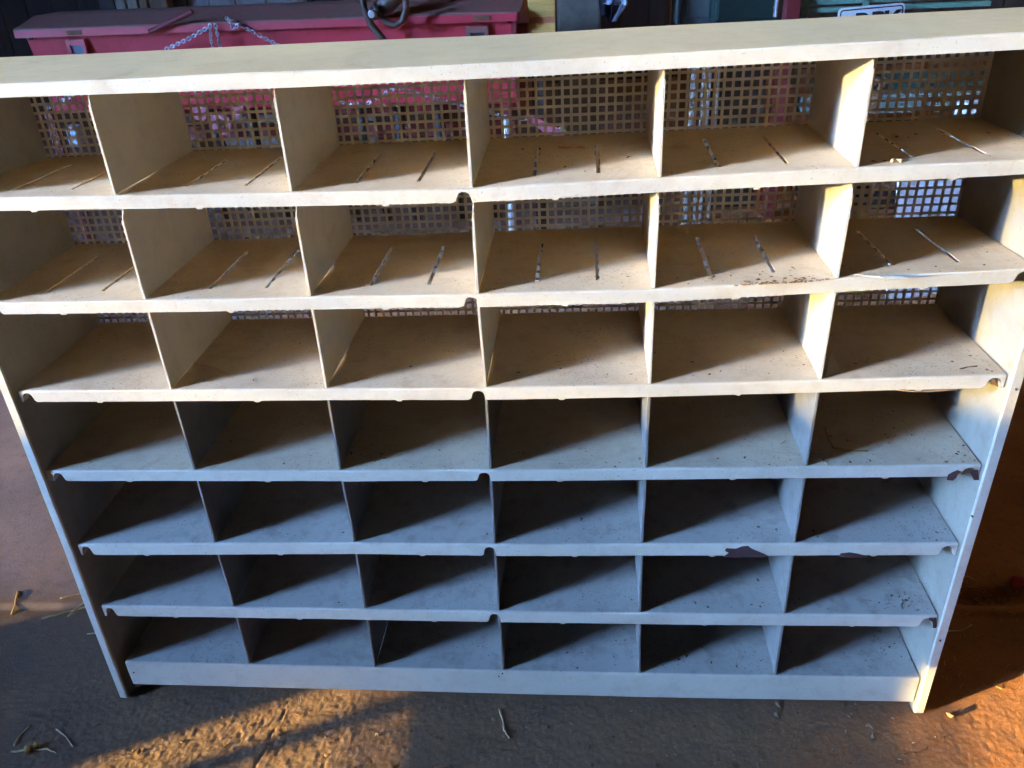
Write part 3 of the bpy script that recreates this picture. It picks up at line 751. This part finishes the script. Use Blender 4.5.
straw([(892,389),(915,392),(935,391),(958,390)], 'dry strand hanging below the third shelf at its right end', straw_mat('brown_strand', (.40,.22,.10)), .0010, -.016, 3, GB)
straw([(146,432),(149,428)], 'tiny straw fleck in the left compartment of the fourth row', STM, .0010, .0015, 4, GB)
straw([(960,369),(968,367),(977,366)], 'small twig near the front of the right compartment of the third row', STD, .0009, .0015, 3, GB, name='twig')
straw([(558,147.6),(572,147),(585,147)], 'orange wood sliver lying in the fourth compartment of the top row', straw_mat('wood_sliver', (.72, .40, .18)), .0016, .0018, 1, GB, name='wood_sliver')
straw([(890,161),(896,160),(902,161)], 'pale crumb at the front of the top right compartment', STP, .0022, .002, 1, GB, name='crumb')
straw([(781,444),(786,440)], 'faint straw fleck in the fifth compartment of the fourth row', STM, .0007, .0015, 4, GB)
def flake(pts, k, label, lifts, mat):
    P = []
    for (px, py), lf in zip(pts, lifts):
        q = lvl(px, py, -(k-1)*PITCH)
        for _ in range(4): q = lvl(px, py, shelf_z(k, q.x, q.y) + lf)
        P.append(q)
    mb = MB(); mb.prism(P, (.0003, .0004, .0006)); return tag(mb.build('paint_flake', mat), label, 'paint flake', 'paint flakes on the shelves')
flake([(853,274.5),(872,277),(886,280),(908,278.6),(880,277)], 2, 'long pale paint flake at the front of the second row right compartment', [.002,.003,.003,.003,.006], M['lip'])
flake([(826,376),(829,356),(833,355),(841,373)], 3, 'pale triangular paint flake beside the last divider of the third row', [.002,.007,.006,.002], M['lip'])
mb = MB()
def crumb(px, py, k, s):
    q = lvl(px, py, -(k-1)*PITCH)
    for _ in range(4): q = lvl(px, py, shelf_z(k, q.x, q.y) + .0006)
    if not (.004 < q.y < DEP - .004 and xl(q.z)+.004 < q.x < XR-.004): return
    r_ = [q + Vector((random.gauss(0, s), random.gauss(0, s), 0)) for _ in range(5)]
    mb.add(r_ + [q + Vector((0, 0, s*random.uniform(.4, 1.3)))], [(i, (i+1) % 5, 5) for i in range(5)] + [(0,1,2,3,4)])
for k, cx, cy, sx, sy, n in ((3, 985, 372, 9, 8, 26), (4, 958, 452, 8, 12, 60), (5, 935, 540, 12, 9, 34), (6, 905, 600, 16, 10, 60), (7, 892, 650, 16, 12, 90), (7, 760, 656, 60, 8, 60),
                             (7, 600, 656, 70, 8, 40), (5, 790, 532, 14, 8, 26), (4, 890, 440, 40, 16, 40), (6, 700, 600, 80, 8, 40), (2, 900, 262, 60, 10, 40), (1, 920, 146, 60, 10, 36),
                             (1, 560, 165, 60, 8, 24), (2, 740, 280, 50, 5, 60), (3, 640, 365, 160, 10, 50), (4, 500, 458, 190, 8, 70), (5, 420, 530, 160, 9, 40), (6, 330, 598, 110, 8, 26)):
    for _ in range(n): crumb(random.gauss(cx, sx), random.gauss(cy, sy), k, random.choice((.0005, .0006, .0008, .0011, .0018)))
o = mb.build('shelf_dirt', plain('brown_crumbs', (.17, .11, .065), .9, .4, 60)); tag(o, 'brown crumbs and dirt specks scattered over the shelf floors', 'dirt'); o['kind'] = 'stuff'
# red cap and litter at the right
p = lvl(1019, 582, GZ+.012); cap = MB()
cap.tube([p + Vector((-.014,0,0)), p + Vector((-.010,0,0)), p + Vector((.004,0,0)), p + Vector((.012,0,0)), p+Vector((.05,.01,0))], [.004,.0105,.0115,.007,.006], 14)
tag(cap.build('red_handle', plain('red_plastic', (.50, .04, .02), .4), smooth=True), 'small red plastic handle on the orange dirt at the right edge of the photo', 'handle')
mb = MB()
for j in range(90):
    q = lvl(random.uniform(955, 1024), random.gauss(596, 7), GZ); a = random.uniform(0, 6.28); ln = random.uniform(.006, .022)
    z = gz(q.x, q.y) + .002
    mb.tube([(q.x, q.y, z), (q.x+math.cos(a)*ln*.5, q.y+math.sin(a)*ln*.5, z+.002), (q.x+math.cos(a)*ln, q.y+math.sin(a)*ln, z)], random.uniform(.0004, .0009), 5)
for j in range(60):
    q = lvl(random.uniform(940, 1024), random.uniform(560, 690), GZ); a = random.uniform(0, 6.28); ln = random.uniform(.003, .012)
    z = gz(q.x, q.y) + .001
    mb.tube([(q.x, q.y, z), (q.x+math.cos(a)*ln, q.y+math.sin(a)*ln, z+.001)], .0005, 5)
o = mb.build('straw_litter', STM); tag(o, 'fine broken straw litter scattered over the orange dirt', 'litter'); o['kind'] = 'stuff'
mb = MB()
for j in range(260):
    q = lvl(random.uniform(0, 960), random.uniform(700, 790), GZ); s = random.uniform(.0008, .003)*random.random()+.0007; z = gz(q.x, q.y)
    vs = [(q.x+random.gauss(0, s), q.y+random.gauss(0, s), z+abs(random.gauss(0, s))) for _ in range(5)] + [(q.x, q.y, z-.002)]
    mb.add(vs, [(0,1,2),(0,2,3),(0,3,4),(1,2,5),(2,3,5),(3,4,5),(4,0,5),(0,1,5)])
o = mb.build('grit', plain('grit', (.24, .15, .085), .9)); tag(o, 'loose grit on the dirt in front of the unit', 'grit'); o['kind'] = 'stuff'

# ------------------------------------------------------------------ light
sd_ = Vector((math.cos(R(AZ))*math.cos(R(EL)), math.sin(R(AZ))*math.cos(R(EL)), -math.sin(R(EL))))   # the way the light travels
sun = bpy.data.lights.new('sun', 'SUN'); sun.energy = 2.0; sun.angle = R(.5); sun.color = (1, .76, .27)
so = bpy.data.objects.new('sun', sun); C.objects.link(so); so.rotation_euler = sd_.to_track_quat('-Z', 'Y').to_euler()
w_ = bpy.data.worlds.new('World'); S.world = w_; w_.use_nodes = True
t = w_.node_tree; bg = t.nodes['Background']; sk = t.nodes.new('ShaderNodeTexSky'); sk.sky_type = 'NISHITA'; sk.sun_disc = False
sk.sun_elevation = R(EL)
v = -sd_; sk.sun_rotation = math.atan2(v.x, v.y)
sk.dust_density = 3.0; sk.ozone_density = 7.6; sk.air_density = .6
bg.inputs['Strength'].default_value = .15; t.links.new(sk.outputs[0], bg.inputs['Color'])
S.view_settings.view_transform = 'Standard'; S.view_settings.look = 'None'; S.view_settings.gamma = 1
S.view_settings.exposure = 6.42
S.cycles.max_bounces = 10; S.cycles.diffuse_bounces = 6
